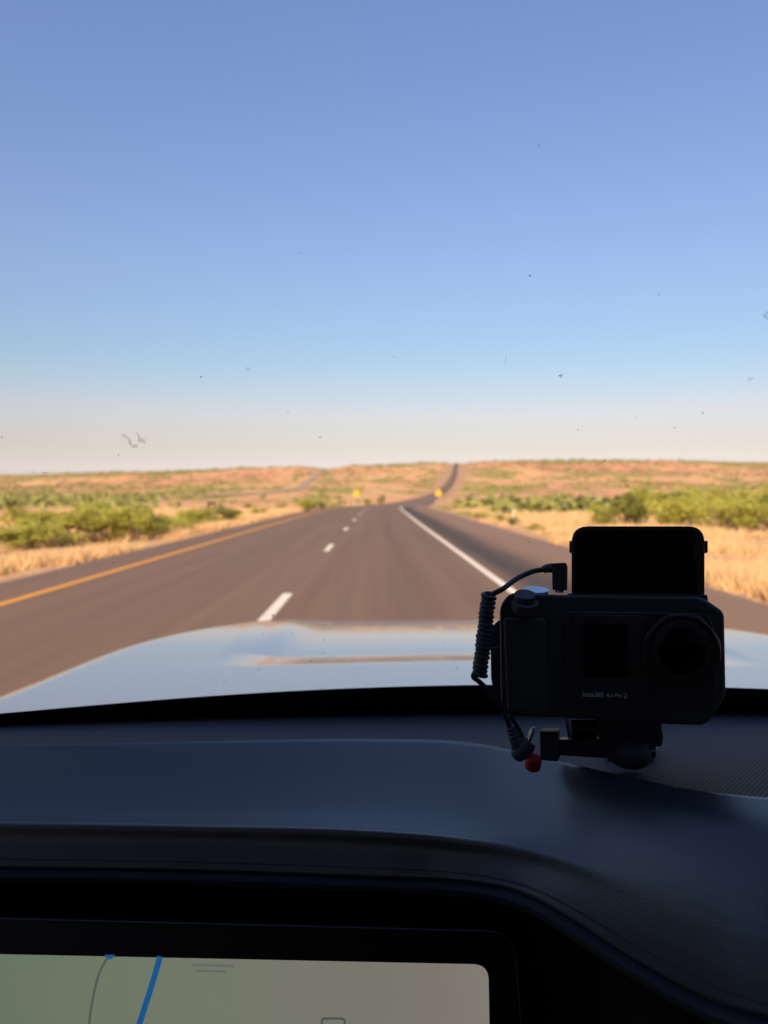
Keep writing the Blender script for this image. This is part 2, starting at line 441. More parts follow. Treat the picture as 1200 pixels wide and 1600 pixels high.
for a in [
    (8, 25.5, 2.0, 1.0, 2, 'yellow green low bush cut by the left photo edge above the dry grass verge'),
    (-60, 29, 2.6, 1.3, 0, 'green bush at the far left, only its right flank in the photo'),
    (62, 27, 2.2, 1.05, 2, 'pale yellow green bush second in from the left photo edge'),
    (112, 29, 2.2, 1.45, 0, 'mid green bush joining the pale bush to the tallest bush on the left'),
    (165, 31, 2.5, 1.75, 2, 'tallest bright bush in the left roadside thicket'),
    (205, 30, 1.7, 1.5, 0, 'tall rounded bush leaning on the tallest bright bush of the left thicket'),
    (228, 33, 1.8, 1.5, 1, 'dark bush behind the bright ones in the left thicket'),  # takes the darker leaf colour
    (262, 35, 1.7, 1.0, 2, 'low yellowish bush in the dip of the left thicket'),
    (290, 40, 2.0, 1.15, 0, 'mid height bush right of the dip in the left thicket'),
    (318, 43, 1.9, 1.35, 0, 'round bush near the road end of the left thicket'),
    (342, 48, 2.4, 1.2, 1, 'dark green bush ending the left thicket toward the road'),
    (366, 52, 1.8, .75, 0, 'low bush trailing off the road end of the left thicket'),
    (140, 42, 2.6, 1.6, 0, 'bush half hidden behind the tallest bush on the left'),
    (40, 40, 3.0, 1.5, 0, 'green bush in second row behind the pale bush on the far left'),
]: bush(*a, GL)
for a in [
    (408, 68, 1.9, .85, 0, 'small green bush alone between the left thicket and the wide bush by the road'),
    (478, 84, 3.2, 1.6, 0, 'wide domed bush beside the left shoulder below the climbing side road'),
    (497, 88, 2.2, 1.2, 1, 'smaller darker bush against the right flank of the wide domed bush'),
    (520, 120, 1.6, .8, 0, 'tiny bush left of the left yellow sign near the shoulder'),
    (575, 205, 3.4, 2.4, 0, 'green bush just right of the left yellow sign'),
    (595, 215, 3.0, 3.6, 1, 'dark upright shrub between the two yellow signs'),
    (388, 110, 2.4, 1.0, 1, 'dark low shrub on pale ground behind the lone small green bush'),
    (440, 130, 2.6, 1.3, 0, 'shrub on open ground behind the wide domed bush'),
]: bush(*a, GM)
for a in [
    (736, 120, 3.4, 1.3, 0, 'low green shrub right of the right yellow sign'),
    (752, 58, 1.6, .55, 2, 'first small pale shrub on the right verge beyond the white marker post'),
    (776, 54, 1.8, .60, 0, 'second small shrub on the right verge near the white marker post'),
    (802, 46, 1.1, .65, 1, 'small dark shrub at the foot of the white marker post'),
    (838, 40, 1.2, .45, 0, 'little green shrub on the right verge left of the action camera screen'),
    (842, 128, 4.5, 1.6, 0, 'green shrub on golden grass behind the white marker post'),
    (880, 122, 5.0, 1.7, 1, 'long dark shrub ahead of the right hand thicket on golden grass'),
    (1112, 18.5, .55, .35, 0, 'little green plant touching the right side of the camera screen'),
    (1134, 19.5, .6, .36, 1, 'small dark plant on dirt just right of the camera screen'),
    (1183, 18.3, .6, .40, 0, 'green plant low on the verge near the right photo edge'),
]: bush(*a, GM)
for a in [
    (948, 47, 2.0, 1.4, 0, 'leftmost bush of the right thicket standing on golden grass'),
    (975, 44, 2.2, 2.0, 1, 'dark bush with bare stems near the left end of the right thicket'),
    (1002, 46, 2.4, 2.2, 0, 'tall green bush above the top edge of the camera screen'),
    (1035, 42, 2.2, 1.8, 2, 'bright yellow green bush right behind the camera screen'),
    (1062, 45, 2.4, 2.0, 1, 'dark green bush over the right corner of the camera screen'),
    (1090, 41, 2.2, 1.8, 2, 'pale bush just right of the camera screen corner'),
    (1118, 43, 2.4, 2.0, 0, 'mid green bush between two pale bushes of the right thicket'),
    (1150, 39, 2.2, 1.8, 2, 'pale leafy bush second in from the right photo edge'),
    (1182, 37, 2.2, 1.7, 0, 'green bush touching the right photo edge'),
    (1215, 40, 2.6, 2.0, 1, 'dark bush mostly beyond the right photo edge'),
    (1015, 62, 3.6, 2.3, 0, 'bush in the second row of the right thicket above the camera screen'),
    (1080, 66, 3.8, 2.5, 2, 'bright bush in the second row right of the camera screen'),
    (1140, 60, 3.6, 2.4, 0, 'second row bush behind the pale leafy bush on the right'),
    (1195, 58, 3.6, 2.6, 2, 'tall bright second row bush at the right photo edge'),
]: bush(*a, GR)

# far scrub: nobody could count it
n = 7000
r_ = np.exp(RNG.uniform(math.log(75), math.log(2100), n*3)); a_ = RNG.uniform(R(-36), R(36), n*3)
x_, y_ = r_*np.sin(a_), r_*np.cos(a_)
keep = (RNG.uniform(0, 1, n*3) < np.clip((green_mask(x_, y_) - .47) * 2.4, .012, 1)) & (edge_dist(x_, y_) > 5 + .01*r_) & (np.abs(x_ - side_x(y_)) > 10)
x_, y_, r_ = x_[keep][:n], y_[keep][:n], r_[keep][:n]
z_ = terr(x_, y_); Wd = RNG.uniform(.9, 2.6, len(x_)) * (1 + r_/900); k = 11
cen = np.repeat(np.stack([x_, y_, z_], -1), k, 0); ws = np.repeat(Wd, k)
cen += RNG.normal(size=cen.shape) * np.stack([ws*.33, ws*.33, ws*.14], -1); cen[:, 2] += ws * .28
V, F = quads(cen, ws * RNG.uniform(.3, .6, len(ws)), .7)
tag(np_obj('scrub', V, F, leaf_mat('scrub_leaf', (.15, .16, .05), (.33, .32, .11), .15)), 'scattered green scrub covering the range and the mesa', 'scrub', kind='stuff')

n = 2600                                       # darker growth on the bluffs and along their rim
a_ = RNG.uniform(R(-33), R(33), n); r_ = np.where(RNG.uniform(0, 1, n) < .55, RNG.uniform(1400, 1760, n), RNG.uniform(1740, 1900, n))
x_, y_ = r_*np.sin(a_), r_*np.cos(a_)
keep = (fbm(x_/70, y_/90, 91, 4) > .47) & (edge_dist(x_, y_) > 16) & (np.abs(x_ - side_x(y_)) > 14)
x_, y_ = x_[keep], y_[keep]; z_ = terr(x_, y_); k = 9; Wd = RNG.uniform(2.0, 5.2, len(x_))
cen = np.repeat(np.stack([x_, y_, z_], -1), k, 0); ws = np.repeat(Wd, k)
cen += RNG.normal(size=cen.shape) * np.stack([ws*.36, ws*.36, ws*.13], -1); cen[:, 2] += ws * .26
V, F = quads(cen, ws * RNG.uniform(.35, .65, len(ws)), .7)
tag(np_obj('rim_scrub', V, F, leaf_mat('rim_leaf', (.085, .075, .03), (.20, .165, .065), .15)), 'dark scrub dotted over the bluffs and along the mesa rim', 'scrub', kind='stuff')

# dry grass on both verges
def grass(name, n, lo, hi, d0, d1, hgt, m, label, seed, blades=7):
    rng = np.random.default_rng(seed)
    Y = np.exp(rng.uniform(math.log(lo), math.log(hi), n)); sgn = rng.choice([-1, 1], n)
    d = d0 + (d1 - d0) * rng.uniform(0, 1, n) ** 1.6
    x = road_x(Y) + np.where(sgn > 0, ER + d, EL - d)
    px = 600 + 1200 * x / Y
    ok = (px > -150) & (px < 1350) & (fbm(x/3.5, Y/3.5, 70) + .25*np.minimum(d/6, 1) > np.where(sgn > 0, np.where(d < 3.2, .76, .655), .56))
    x, Y = x[ok], Y[ok]; z = terr(x, Y) - .02; n = len(x)
    hh = hgt * rng.uniform(.45, 1.2, n) * (.6 + .8 * fbm(x/6, Y/6, 77))
    b = np.repeat(np.stack([x, Y, z], -1), blades, 0); hb = np.repeat(hh, blades)
    b[:, :2] += rng.normal(size=(len(b), 2)) * .09
    lean = rng.normal(size=(len(b), 2)) * .28
    tip = b + np.stack([lean[:, 0]*hb, lean[:, 1]*hb, hb*rng.uniform(.7, 1.1, len(b))], -1)
    wv = .014 + .012 * rng.uniform(0, 1, len(b)); th = rng.uniform(0, 6.28, len(b))
    s = np.stack([np.cos(th)*wv, np.sin(th)*wv, 0*wv], -1)
    V = np.stack([b - s, b + s, tip], 1).reshape(-1, 3); F = np.arange(len(V)).reshape(-1, 3)
    tag(np_obj(name, V, F, m), label, 'grass', kind='stuff')
grass('dry_grass', 52000, 9, 95, .7, 26, .42, leaf_mat('straw', (.58, .38, .18), (.82, .60, .34), .3), 'golden dry grass on both verges', 5)
grass('green_weeds', 7000, 9, 110, .9, 22, .28, leaf_mat('weed', (.17, .17, .04), (.34, .29, .08), .3), 'sparse green weeds among the dry grass', 6)
# stones on the verges
rng = np.random.default_rng(9); n = 2600
Y = np.exp(rng.uniform(math.log(9), math.log(60), n)); sg = rng.choice([-1, 1], n); d = rng.uniform(.05, 2.8, n)
x = road_x(Y) + np.where(sg > 0, ER + d, EL - d); z = terr(x, Y)
oc = np.array([(1,0,0), (0,1,0), (-1,0,0), (0,-1,0), (0,0,1)], float)
V = (np.stack([x, Y, z], -1)[:, None, :] + oc[None] * rng.uniform(.015, .06, n)[:, None, None] * rng.uniform(.6, 1.2, (n, 5, 3))).reshape(-1, 3)
F = (np.arange(n)[:, None, None]*5 + np.array([(0,1,4), (1,2,4), (2,3,4), (3,0,4)])[None]).reshape(-1, 3)
tag(np_obj('gravel', V, F, mat('gravel', (.36, .24, .16), .9)), 'loose brown gravel along the pavement edges', 'gravel', kind='stuff')

# ------------------------------------------------------------------ signs and marker posts
SY = mat('sign_yellow', (.70, .38, .012), .5); GALV = mat('galvanised_steel', (.62, .60, .56), .45, .6); SBACK = mat('sign_edge', (.45, .45, .44), .4, .8)
BLK = mat('sign_black', (.02, .02, .02), .5)
def diamond(c, half, thick=.004):
    return [(c[0] + a, c[1], c[2] + b) for a, b in round_poly([(0, half), (half, 0), (0, -half), (-half, 0)], half*.12, 5)]
def sign(px, Y, zc_py, label):
    x = (px - 600) / 1200 * Y; zg = float(terr(x, Y)); zc = float(zpy(Y, zc_py))
    o = thing('warning_sign', label, 'road sign', (x, Y, zg), 'yellow warning signs')
    hz = zc - zg
    bm = bmesh.new(); slab(bm, diamond((0, 0, hz), .86), Vector((0, .006, 0))); bm_obj('panel', bm, SY, o, smooth=False)
    bm = bmesh.new(); ring = diamond((0, -.004, hz), .80); ring2 = diamond((0, -.004, hz), .775)
    a = [bm.verts.new(p_) for p_ in ring]; b = [bm.verts.new(p_) for p_ in ring2]
    for i in range(len(a)): bm.faces.new((a[i], a[(i+1) % len(a)], b[(i+1) % len(a)], b[i]))
    bm_obj('border', bm, BLK, o, smooth=False)
    for s in (-.5, .5):
        bm = bmesh.new(); box(bm, s-.04, s+.04, .012, .075, -.3, hz + .3); bm_obj('post', bm, GALV, o, smooth=False)
sign(557, 165, 771, 'yellow diamond warning sign left of the road below the mesa')
sign(685, 165, 770.5, 'yellow diamond warning sign on the right shoulder where the road bends')
def marker(px, Y, hgt, m, label):
    x = (px - 600) / 1200 * Y; o = thing('marker_post', label, 'marker post', (x, Y, float(terr(x, Y))), 'roadside marker posts')
    bm = bmesh.new(); slab(bm, [(a, 0, b) for a, b in round_poly([(-.035, -.2), (.035, -.2), (.035, hgt-.13), (-.035, hgt-.13)], .004, 2)], Vector((0, .03, 0)))
    bm_obj('post', bm, m, o, smooth=False)
    bm = bmesh.new(); slab(bm, [(.065*math.cos(t_), -.012, hgt - .07 + .065*math.sin(t_)) for t_ in np.linspace(0, 6.28, 20)[:-1]], Vector((0, .011, 0)))
    bm_obj('reflector', bm, mat('reflector', (.85, .80, .70), .3), o, smooth=False)
WP = mat('marker_white', (.60, .55, .48), .5)
marker(803, 46.5, .95, WP, 'white marker post with round reflector in dry grass right of the road')
marker(543, 132, 1.3, mat('marker_yellow', (.75, .55, .2), .5), 'thin yellowish marker post on the left shoulder before the left sign')
marker(566, 150, 1.2, WP, 'thin white marker post by the foot of the left yellow sign')

# ------------------------------------------------------------------ the car we sit in
CAR_X = .22
car = thing('car', 'pale silver blue car seen from inside, with dark dashboard, long hood and lit map screen', 'car', (CAR_X, 0, 0))
def part(o): return at_parent(o, car)

# hood
paint = mat('silver_blue_paint', (.22, .225, .225), .35, .3, Coat_Weight=1.0, Coat_Roughness=.09)
g = NT(paint); p = g.pos()
g.col(g.mix(g.maprange(g.noise(p, 34, 5, .7), .60, .80, 0, .7), (.22, .225, .225), (.17, .16, .145)))   # dust and splashes
hx = np.linspace(-.95, 1.40, 190); hy = np.concatenate([np.linspace(.86, 2.05, 90), np.linspace(2.06, 3.3, 80)])
HX, HY = np.meshgrid(hx, hy)
HZ = H - .330 - .046 * HY
xl = hermite([.8, 1.2, 1.4, 1.91, 2.17, 2.34, 2.6, 3.3], [-.70, -.665, -.64, -.57, -.48, -.40, -.27, .0])(HY)
xr = 2*CAR_X - xl + .02
for e_ in (np.maximum(xl - HX, 0), np.maximum(HX - xr, 0)): HZ -= e_**2 / .30 + 8*e_**3
e_ = np.maximum(HY - 1.82, 0); HZ -= e_**2 / 14.0 + 3.0*np.maximum(e_ - 1.05, 0)**2
lin = lambda a, b, v: np.clip((v - a) / (b - a), 0, 1)
rec = lin(-.37, -.25, HX + .03*(HY - 1.9)) * lin(-.37, -.25, 2*CAR_X - HX + .03*(HY - 1.9)) * lin(1.60, 1.77, HY + .04*np.abs(HX - CAR_X))
HZ -= .019 * rec
for cx_ in (-.285, 2*CAR_X + .285): HZ += .011 * sstep(1.50, 2.40, HY) * np.exp(-((HX - cx_)/.055)**2)
HZ += .010 * np.exp(-((HX - CAR_X)/.5)**2)
idx = np.arange(HX.size).reshape(HX.shape)
F = np.stack([idx[:-1, :-1], idx[:-1, 1:], idx[1:, 1:], idx[1:, :-1]], -1).reshape(-1, 4)
hood = part(np_obj('hood', np.stack([HX, HY, HZ], -1).reshape(-1, 3), F, paint, smooth=True))
bm = bmesh.new(); box(bm, -.76, 1.20, .95, 3.15, .55, .93); part(bm_obj('front_body', bm, paint, None, bevel=.05))
TYRE = mat('tyre', (.02, .02, .02), .8); RIM = mat('alloy_rim', (.5, .5, .5), .3, .9)
for sx in (-.72, 1.16):
    for yy in (1.75, -1.5):
        whl = bpy.data.objects.new('wheel', None); C.objects.link(whl); whl.parent = car; whl.location = (sx - CAR_X, yy, .40 - .0258*yy)
        for nm, r0, mm, dx in (('tyre', .40, TYRE, .12), ('rim', .27, RIM, .128)):
            bm = bmesh.new(); bmesh.ops.create_cone(bm, cap_ends=True, segments=40, radius1=r0, radius2=r0, depth=2*dx, matrix=Matrix.Rotation(math.pi/2, 4, 'Y'))
            bm_obj(nm, bm, mm, whl, bevel=.02)

# dashboard: plan plane of the textured panel
def ppoint(px, py):
    return hit(px, py, Vector((0, 0, H - .0939)), Vector((0, .195, 1)).normalized())
def wbase(x): return .79 - .35 * (x - .2)**2
def wbase_pt(x): y = wbase(x); return Vector((x, y, H - .0939 - .195*y))
def f0(px):
    x = (px - 600) / 1200 * .75
    for _ in range(40): x = .5*x + .5*(px - 600) / 1200 * wbase(x) / (CP + (800 - 1118)/1200*SP)
    return wbase_pt(x)
fC1 = hermite([-900, -250, 0, 300, 600, 700, 760, 830, 900, 1000, 1100, 1200, 1300, 1500, 3800],
              [1186, 1178, 1171, 1165, 1161.5, 1164, 1171, 1187, 1204, 1227, 1246, 1256, 1260, 1262, 1262])
fC2 = hermite([-900, -250, 0, 300, 600, 700, 800, 900, 1000, 1100, 1200, 1500, 3800],
              [1280, 1282, 1286, 1291, 1300, 1308, 1324, 1354, 1396, 1440, 1478, 1540, 1560])
fY2 = hermite([-900, 600, 700, 800, 900, 1000, 1100, 1200, 1500, 3800], [.465, .465, .455, .435, .402, .370, .340, .315, .29, .29])
fC4 = hermite([-900, -250, 0, 300, 600, 700, 750, 800, 850, 900, 950, 1000, 1075, 1125, 1200, 1500, 3800],
              [1356, 1358, 1361, 1366, 1377, 1381, 1386, 1396, 1416, 1446, 1479, 1510, 1553, 1577, 1600, 1650, 1660])
fY4 = hermite([-900, 600, 700, 800, 900, 1000, 1100, 1200, 1500, 3800], [.453, .453, .444, .423, .388, .355, .326, .302, .28, .28])
cols = list(np.arange(-900, -250, 50)) + list(np.arange(-250, 1500, 10)) + list(np.arange(1500, 3801, 100))

leather = mat('dark_blue_leather', (.011, .019, .030), .38, spec=.5, IOR=1.9); leather.node_tree.nodes['Principled BSDF'].inputs['Specular Tint'].default_value = (1, .97, .90, 1); g = NT(leather)
vor = g.n('ShaderNodeTexVoronoi'); vor.inputs['Scale'].default_value = 900; g.l(g.obj(), vor.inputs['Vector'])
g.bump(vor.outputs['Distance'], .12, .0004)
BLACK = mat('black_trim', (.008, .008, .010), .55, spec=.3)
GLOSS = mat('gloss_black', (.003, .003, .004), .35, spec=.2)
weave = mat('woven_panel', (.03, .035, .05), .75, spec=.25); g = NT(weave)
sx_ = g.n('ShaderNodeSeparateXYZ'); g.l(g.pos(), sx_.inputs[0])
pit = 2*math.pi/.0030
A = g.math('MULTIPLY', g.math('SUBTRACT', sx_.outputs[0], g.math('MULTIPLY', sx_.outputs[1], .70)), pit)
B = g.math('MULTIPLY', g.math('ADD', sx_.outputs[1], g.math('MULTIPLY', sx_.outputs[0], .30)), pit * .62)
hgt_ = g.math('MULTIPLY', g.math('SINE', A), g.math('SINE', B))
rows = g.math('MULTIPLY_ADD', g.math('SINE', A), .40, g.math('MULTIPLY', hgt_, .5))
g.col(g.mix(g.maprange(rows, -.10, .50), (.001, .0015, .003), (.135, .14, .165))); g.bump(rows, .5, .0006)

def loft(rows_, name, m, close=False):
    k = len(rows_[0]); V = [v for r in rows_ for v in r]
    F = [(i*k+j, i*k+j+1, (i+1)*k+j+1, (i+1)*k+j) for i in range(len(rows_)-1) for j in range(k-1)]
    return mesh_obj(name, V, F, m, None, True)

up = Vector((0, 0, 1))
rows_ = []
F0 = [f0(c) for c in cols]; C1 = [ppoint(c, float(fC1(c))) for c in cols]
C2 = [P(c, float(fC2(c)), float(fY2(c))) for c in cols]; C4 = [P(c, float(fC4(c)), float(fY4(c))) for c in cols]
dash = bpy.data.objects.new('dashboard', None); C.objects.link(dash); dash.parent = car
def dpart(o): o.parent = dash; o.matrix_parent_inverse = Matrix.Translation(car.location).inverted(); return o
dpart(loft([F0, [a.lerp(b, .5) for a, b in zip(F0, C1)], [b + Vector((0, -.004, 0)) for b in C1]], 'woven_panel', weave))
# pad: rolled edge at the panel, slight crown, rounded brow, front face down to the seam
def pad_profile(c1, c2, c4, px):
    w_ = 1 - float(sstep(720, 1050, px))
    c2 = c2 - up*.0042; e = c1 + Vector((0, 0, .0035)); out = [c1 + Vector((0, .0006, -.012)), c1 + Vector((0, 0, .001)), c1 + Vector((0, -.0012, .0032))]
    ctl = [e + Vector((0, -.003, .001)), e.lerp(c2, .40), e.lerp(c2, .62) + up*.0002, e.lerp(c2, .78) + up*.0012, e.lerp(c2, .91) + up*.0030,
           c2 + Vector((0, .002, .0046)), c2 + Vector((0, -.0016, .0038)), c2 + (c4 - c2)*.22 + Vector((0, -.0006, .0004)), c2.lerp(c4, .62), c4 + Vector((0, .002, .002))]
    a_, d_ = ctl[0], ctl[-1]; b_ = Vector((a_.x*.3 + d_.x*.7, a_.y*.3 + d_.y*.7, max(a_.z, d_.z) + .002))   # plain round-over on the passenger side
    ts = [0, .22, .36, .50, .60, .68, .74, .80, .90, 1]
    rnd = [a_*(1-t)**2 + b_*2*t*(1-t) + d_*t*t for t in ts]
    ctl = [p_*w_ + q_*(1-w_) for p_, q_ in zip(ctl, rnd)]
    out += catmull(ctl, 6)
    out += [c4 + Vector((0, .003, -.0002)), c4 + Vector((0, .0022, -.006))]
    return out
prof = [pad_profile(a, b, c, q) for a, b, c, q in zip(C1, C2, C4, cols)]
dpart(loft(list(map(list, zip(*prof))), 'dash_pad', leather))
# welt below the seam
bm = bmesh.new(); tube(bm, [c + Vector((0, .0012, -.0042)) for c in C4], .0042, 10)
dpart(bm_obj('welt', bm, mat('welt_leather', (.010, .013, .020), .6, spec=.3)))
# stitching along the front face
bm = bmesh.new(); acc = 0; prev = None
for i, (b, c) in enumerate(zip(C2, C4)):
    q = b.lerp(c, .76) + Vector((0, -.0004, .0006))
    if prev is not None:
        L_ = (q - prev).length; nst = max(1, int(L_/.0032))
        for s in range(nst):
            a0 = prev.lerp(q, (s+.12)/nst); a1 = prev.lerp(q, (s+.82)/nst) + Vector((0, 0, -.0003))
            if -.4 < a0.x < .5: tube(bm, [a0, a0.lerp(a1, .5) + Vector((0, -.0003, 0)), a1], .00035, 4)
    prev = q
dpart(bm_obj('stitching', bm, mat('blue_thread', (.035, .043, .065), .7)))
# dark recess and lower fascia under the brow
rec_ = [[c + Vector((0, .0015, -.0080)) for c in C4], [c + Vector((0, .030, -.014)) for c in C4], [c + Vector((0, .040, -.05)) for c in C4], [c + Vector((0, .02, -.22)) for c in C4], [c + Vector((0, .10, -.60)) for c in C4]]
dpart(loft(rec_, 'lower_fascia', BLACK))

# touchscreen
so_ = P(400, 1441, .432); sb = P(400, 1700, .400); dn = (sb - so_).normalized()
sn = Vector((-.055, 0, 0)) + dn.cross(Vector((1, 0, -.0))).normalized()
if sn.y > 0: sn = -sn
sn.normalize()
scr = bpy.data.objects.new('touchscreen', None); C.objects.link(scr); scr.parent = car
def spart(o): o.parent = scr; o.matrix_parent_inverse = Matrix.Translation(car.location).inverted(); return o
def onscr(pts, lift=0): return [hit(x, y, so_, sn) + sn*lift for x, y in pts]
bz = round_poly([(-330, 1427), (805, 1456), (822, 1985), (-330, 1985)], [0, 45, 30, 0], 8)
bm = bmesh.new(); slab(bm, onscr(bz), -sn*.012); spart(bm_obj('bezel', bm, GLOSS, None, bevel=.0012))
hl = [(-330, 1427)] + [(a, b) for a, b in bz if a > 700 and b < 1600] + [(821, 1700)]
bm = bmesh.new(); tube(bm, onscr(hl, .0002), .0005, 6); spart(bm_obj('edge_trim', bm, mat('trim_line', (.06, .065, .075), .35)))

def screen_mat(name, c, strength=1.0):
    m = bpy.data.materials.new(name); m.use_nodes = True; b = m.node_tree.nodes['Principled BSDF']
    b.inputs['Base Color'].default_value = (.01, .01, .01, 1); b.inputs['Roughness'].default_value = .25
    b.inputs['Emission Color'].default_value = (*c, 1); b.inputs['Emission Strength'].default_value = strength; return m
mm = screen_mat('map_display', (.2, .2, .18), .57); g = NT(mm); s2 = g.n('ShaderNodeSeparateXYZ'); g.l(g.pos(), s2.inputs[0])
nz = g.math('MULTIPLY_ADD', g.noise(g.pos(), 14, 2), .06, s2.outputs[0])
g.l(g.ramp(g.maprange(nz, -.24, .10, smooth=False), [(0, (.120, .165, .105)), (.33, (.150, .182, .125)), (.62, (.178, .180, .140)), (.86, (.195, .180, .155)), (1, (.215, .20, .175))]), g.b.inputs['Emission Color'])
ds = round_poly([(-300, 1484.5), (763, 1507), (770, 1900), (-300, 1900)], [0, 24, 20, 0], 8)
bm = bmesh.new(); slab(bm, onscr(ds, .0004), -sn*.0004); spart(bm_obj('display', bm, mm, None, smooth=False))
def stroke(name, pts, wd, m, lift=.0008, closed=False):
    q = catmull([Vector(a) for a in onscr(pts, lift)], 6); V = []
    for i, a in enumerate(q):
        tt = (q[min(i+1, len(q)-1)] - q[max(i-1, 0)]).normalized(); s = tt.cross(sn).normalized() * wd * .5
        V += [a - s, a + s]
    return spart(mesh_obj(name, V, [(2*i, 2*i+1, 2*i+3, 2*i+2) for i in range(len(q)-1)], m))
BLUE = screen_mat('route_blue', (.008, .085, .25), .57); GREY = screen_mat('map_grey', (.085, .10, .085), .57); FAINT = screen_mat('map_text', (.125, .135, .115), .57)
stroke('route_line', [(251, 1494), (236, 1545), (217, 1604), (180, 1720)], .0034, BLUE)
stroke('minor_road', [(170, 1494), (156, 1520), (146, 1560), (140, 1604), (135, 1700)], .0016, GREY)
bm = bmesh.new(); slab(bm, onscr([(165, 1491.5), (180, 1491.5), (178, 1496), (172, 1499), (167, 1496)], .0009), -sn*.0003); spart(bm_obj('map_marker', bm, BLUE, None, smooth=False))
stroke('caption', [(301, 1507), (333, 1508), (365, 1509)], .0013, FAINT)
stroke('caption', [(307, 1516), (330, 1517), (354, 1517.5)], .0011, FAINT)
ic = round_poly([(503, 1591), (539, 1591), (539, 1622), (503, 1622)], 6, 4); stroke('icon', ic + [ic[0]], .0012, screen_mat('icon_grey', (.08, .085, .08), .57))

# windshield: clear pane, black ceramic band at its foot, splats and specks on it
def wtop(x): return Vector((x, .26 - .10*(x - .2)**2, H + .345))
wxs = np.linspace(-.60, 1.02, 70)
glass = bpy.data.materials.new('windshield_glass'); glass.use_nodes = True; gt = glass.node_tree; gt.nodes.remove(gt.nodes['Principled BSDF'])
tr = gt.nodes.new('ShaderNodeBsdfTransparent'); tr.inputs[0].default_value = (.955, .97, .965, 1)
gl = gt.nodes.new('ShaderNodeBsdfGlossy'); gl.inputs['Roughness'].default_value = .02
fr = gt.nodes.new('ShaderNodeFresnel'); fr.inputs[0].default_value = 1.25
mx = gt.nodes.new('ShaderNodeMixShader'); gt.links.new(fr.outputs[0], mx.inputs[0]); gt.links.new(tr.outputs[0], mx.inputs[1]); gt.links.new(gl.outputs[0], mx.inputs[2])
gt.links.new(mx.outputs[0], gt.nodes['Material Output'].inputs[0])
ws = part(loft([[wbase_pt(x).lerp(wtop(x), t_) for x in wxs] for t_ in np.linspace(0, 1, 16)], 'windshield', glass))
def wpart(o): o.parent = ws; o.matrix_parent_inverse = ws.matrix_parent_inverse.copy().inverted() @ Matrix.Translation(-car.location) if False else Matrix(); return o
fE0 = hermite([-900, -300, 0, 150, 300, 500, 700, 850, 1000, 1200, 1500, 3800], [1165, 1133, 1112, 1099, 1087, 1075, 1068.5, 1067, 1068.5, 1074, 1088, 1200])
def on_ruling(x, f):
    a, b = 0., .6
    for _ in range(40):
        t_ = .5*(a+b); px, py = proj(wbase_pt(x).lerp(wtop(x), t_))
        if py > float(f(px)): a = t_
        else: b = t_
    return .5*(a+b)
fx = np.linspace(-.60, 1.02, 140); inn = Vector((0, -.002, -.001))
tt_ = [max(.02, on_ruling(x, fE0)) for x in fx]
wpart(loft([[wbase_pt(x) + inn + Vector((0, 0, -.012)) for x in fx], [wbase_pt(x).lerp(wtop(x), t_*.5) + inn for x, t_ in zip(fx, tt_)], [wbase_pt(x).lerp(wtop(x), t_) + inn for x, t_ in zip(fx, tt_)]], 'black_band', BLACK))
def on_glass(px, py, off=.0006):
    y = .5
    for _ in range(60):
        q = P(px, py, y); xx = q.x
        b, tq = wbase_pt(xx), wtop(xx); t_ = (q.z - b.z) / (tq.z - b.z)
        y = .5*y + .5*(b.y + (tq.y - b.y)*t_)
    return P(px, py, y - off)
SPLAT = mat('dried_bug', (.10, .09, .08), .8)
def smear_mat(name, col, alpha):
    m = mat(name, col, .8); g = NT(m); tb = g.n('ShaderNodeBsdfTransparent'); ms = g.n('ShaderNodeMixShader')
    ms.inputs[0].default_value = alpha
    g.l(tb.outputs[0], ms.inputs[1]); g.l(g.b.outputs[0], ms.inputs[2])
    g.l(ms.outputs[0], m.node_tree.nodes['Material Output'].inputs[0]); return m
def pale_mat(name, col, alpha):
    m = smear_mat(name, col, alpha); g = NT(m); tb = g.n('ShaderNodeBsdfTranslucent'); tb.inputs[0].default_value = (*col, 1)
    ms = [x for x in m.node_tree.nodes if x.type == 'MIX_SHADER'][0]; g.l(tb.outputs[0], ms.inputs[2]); return m
SM, SD, SW = smear_mat('smear', (.09, .09, .085), .16), smear_mat('speck', (.035, .03, .028), .52), pale_mat('pale_fleck', (.9, .74, .58), .6)
def blob(bm, px, py, rx, ry, rot, seed):
    rg = random.Random(seed); ring = []
    for k_ in range(14):
        a = k_/14*6.283; r0 = rg.uniform(.55, 1.15); dx, dy = rx*math.cos(a)*r0, ry*math.sin(a)*r0
        ring.append(bm.verts.new(on_glass(px + dx*math.cos(rot) - dy*math.sin(rot), py + dx*math.sin(rot) + dy*math.cos(rot))))
    bm.faces.new(ring)
def strokes(bm, segs, seed):
    for i, s in enumerate(segs):
        for (x0, y0, x1, y1, wd) in [s]:
            blob(bm, (x0+x1)/2, (y0+y1)/2, math.hypot(x1-x0, y1-y0)/2 + .5, wd, math.atan2(y1-y0, x1-x0), seed*31 + i)
def splat(name, segs, m, label, seed):
    bm = bmesh.new(); strokes(bm, segs, seed); o = wpart(bm_obj(name, bm, m, None, smooth=False)); o['label'] = label
splat('bug_splat', [(198, 680, 207, 700, 3.6), (201, 686, 207, 698, 1.8), (205, 697, 217, 699, 3.0), (212, 674, 220, 684, 1.6), (216, 680, 219, 693, 2.0), (219, 682, 228, 693, 2.4), (189, 677, 200, 685, 3.0), (205, 699, 216, 694, 2.0), (226, 681, 231, 691, 1.0), (214, 685, 226, 692, 3.2)], smear_mat('grey_smear', (.11, .11, .10), .20), 'curved grey smear low in the left sky', 1)
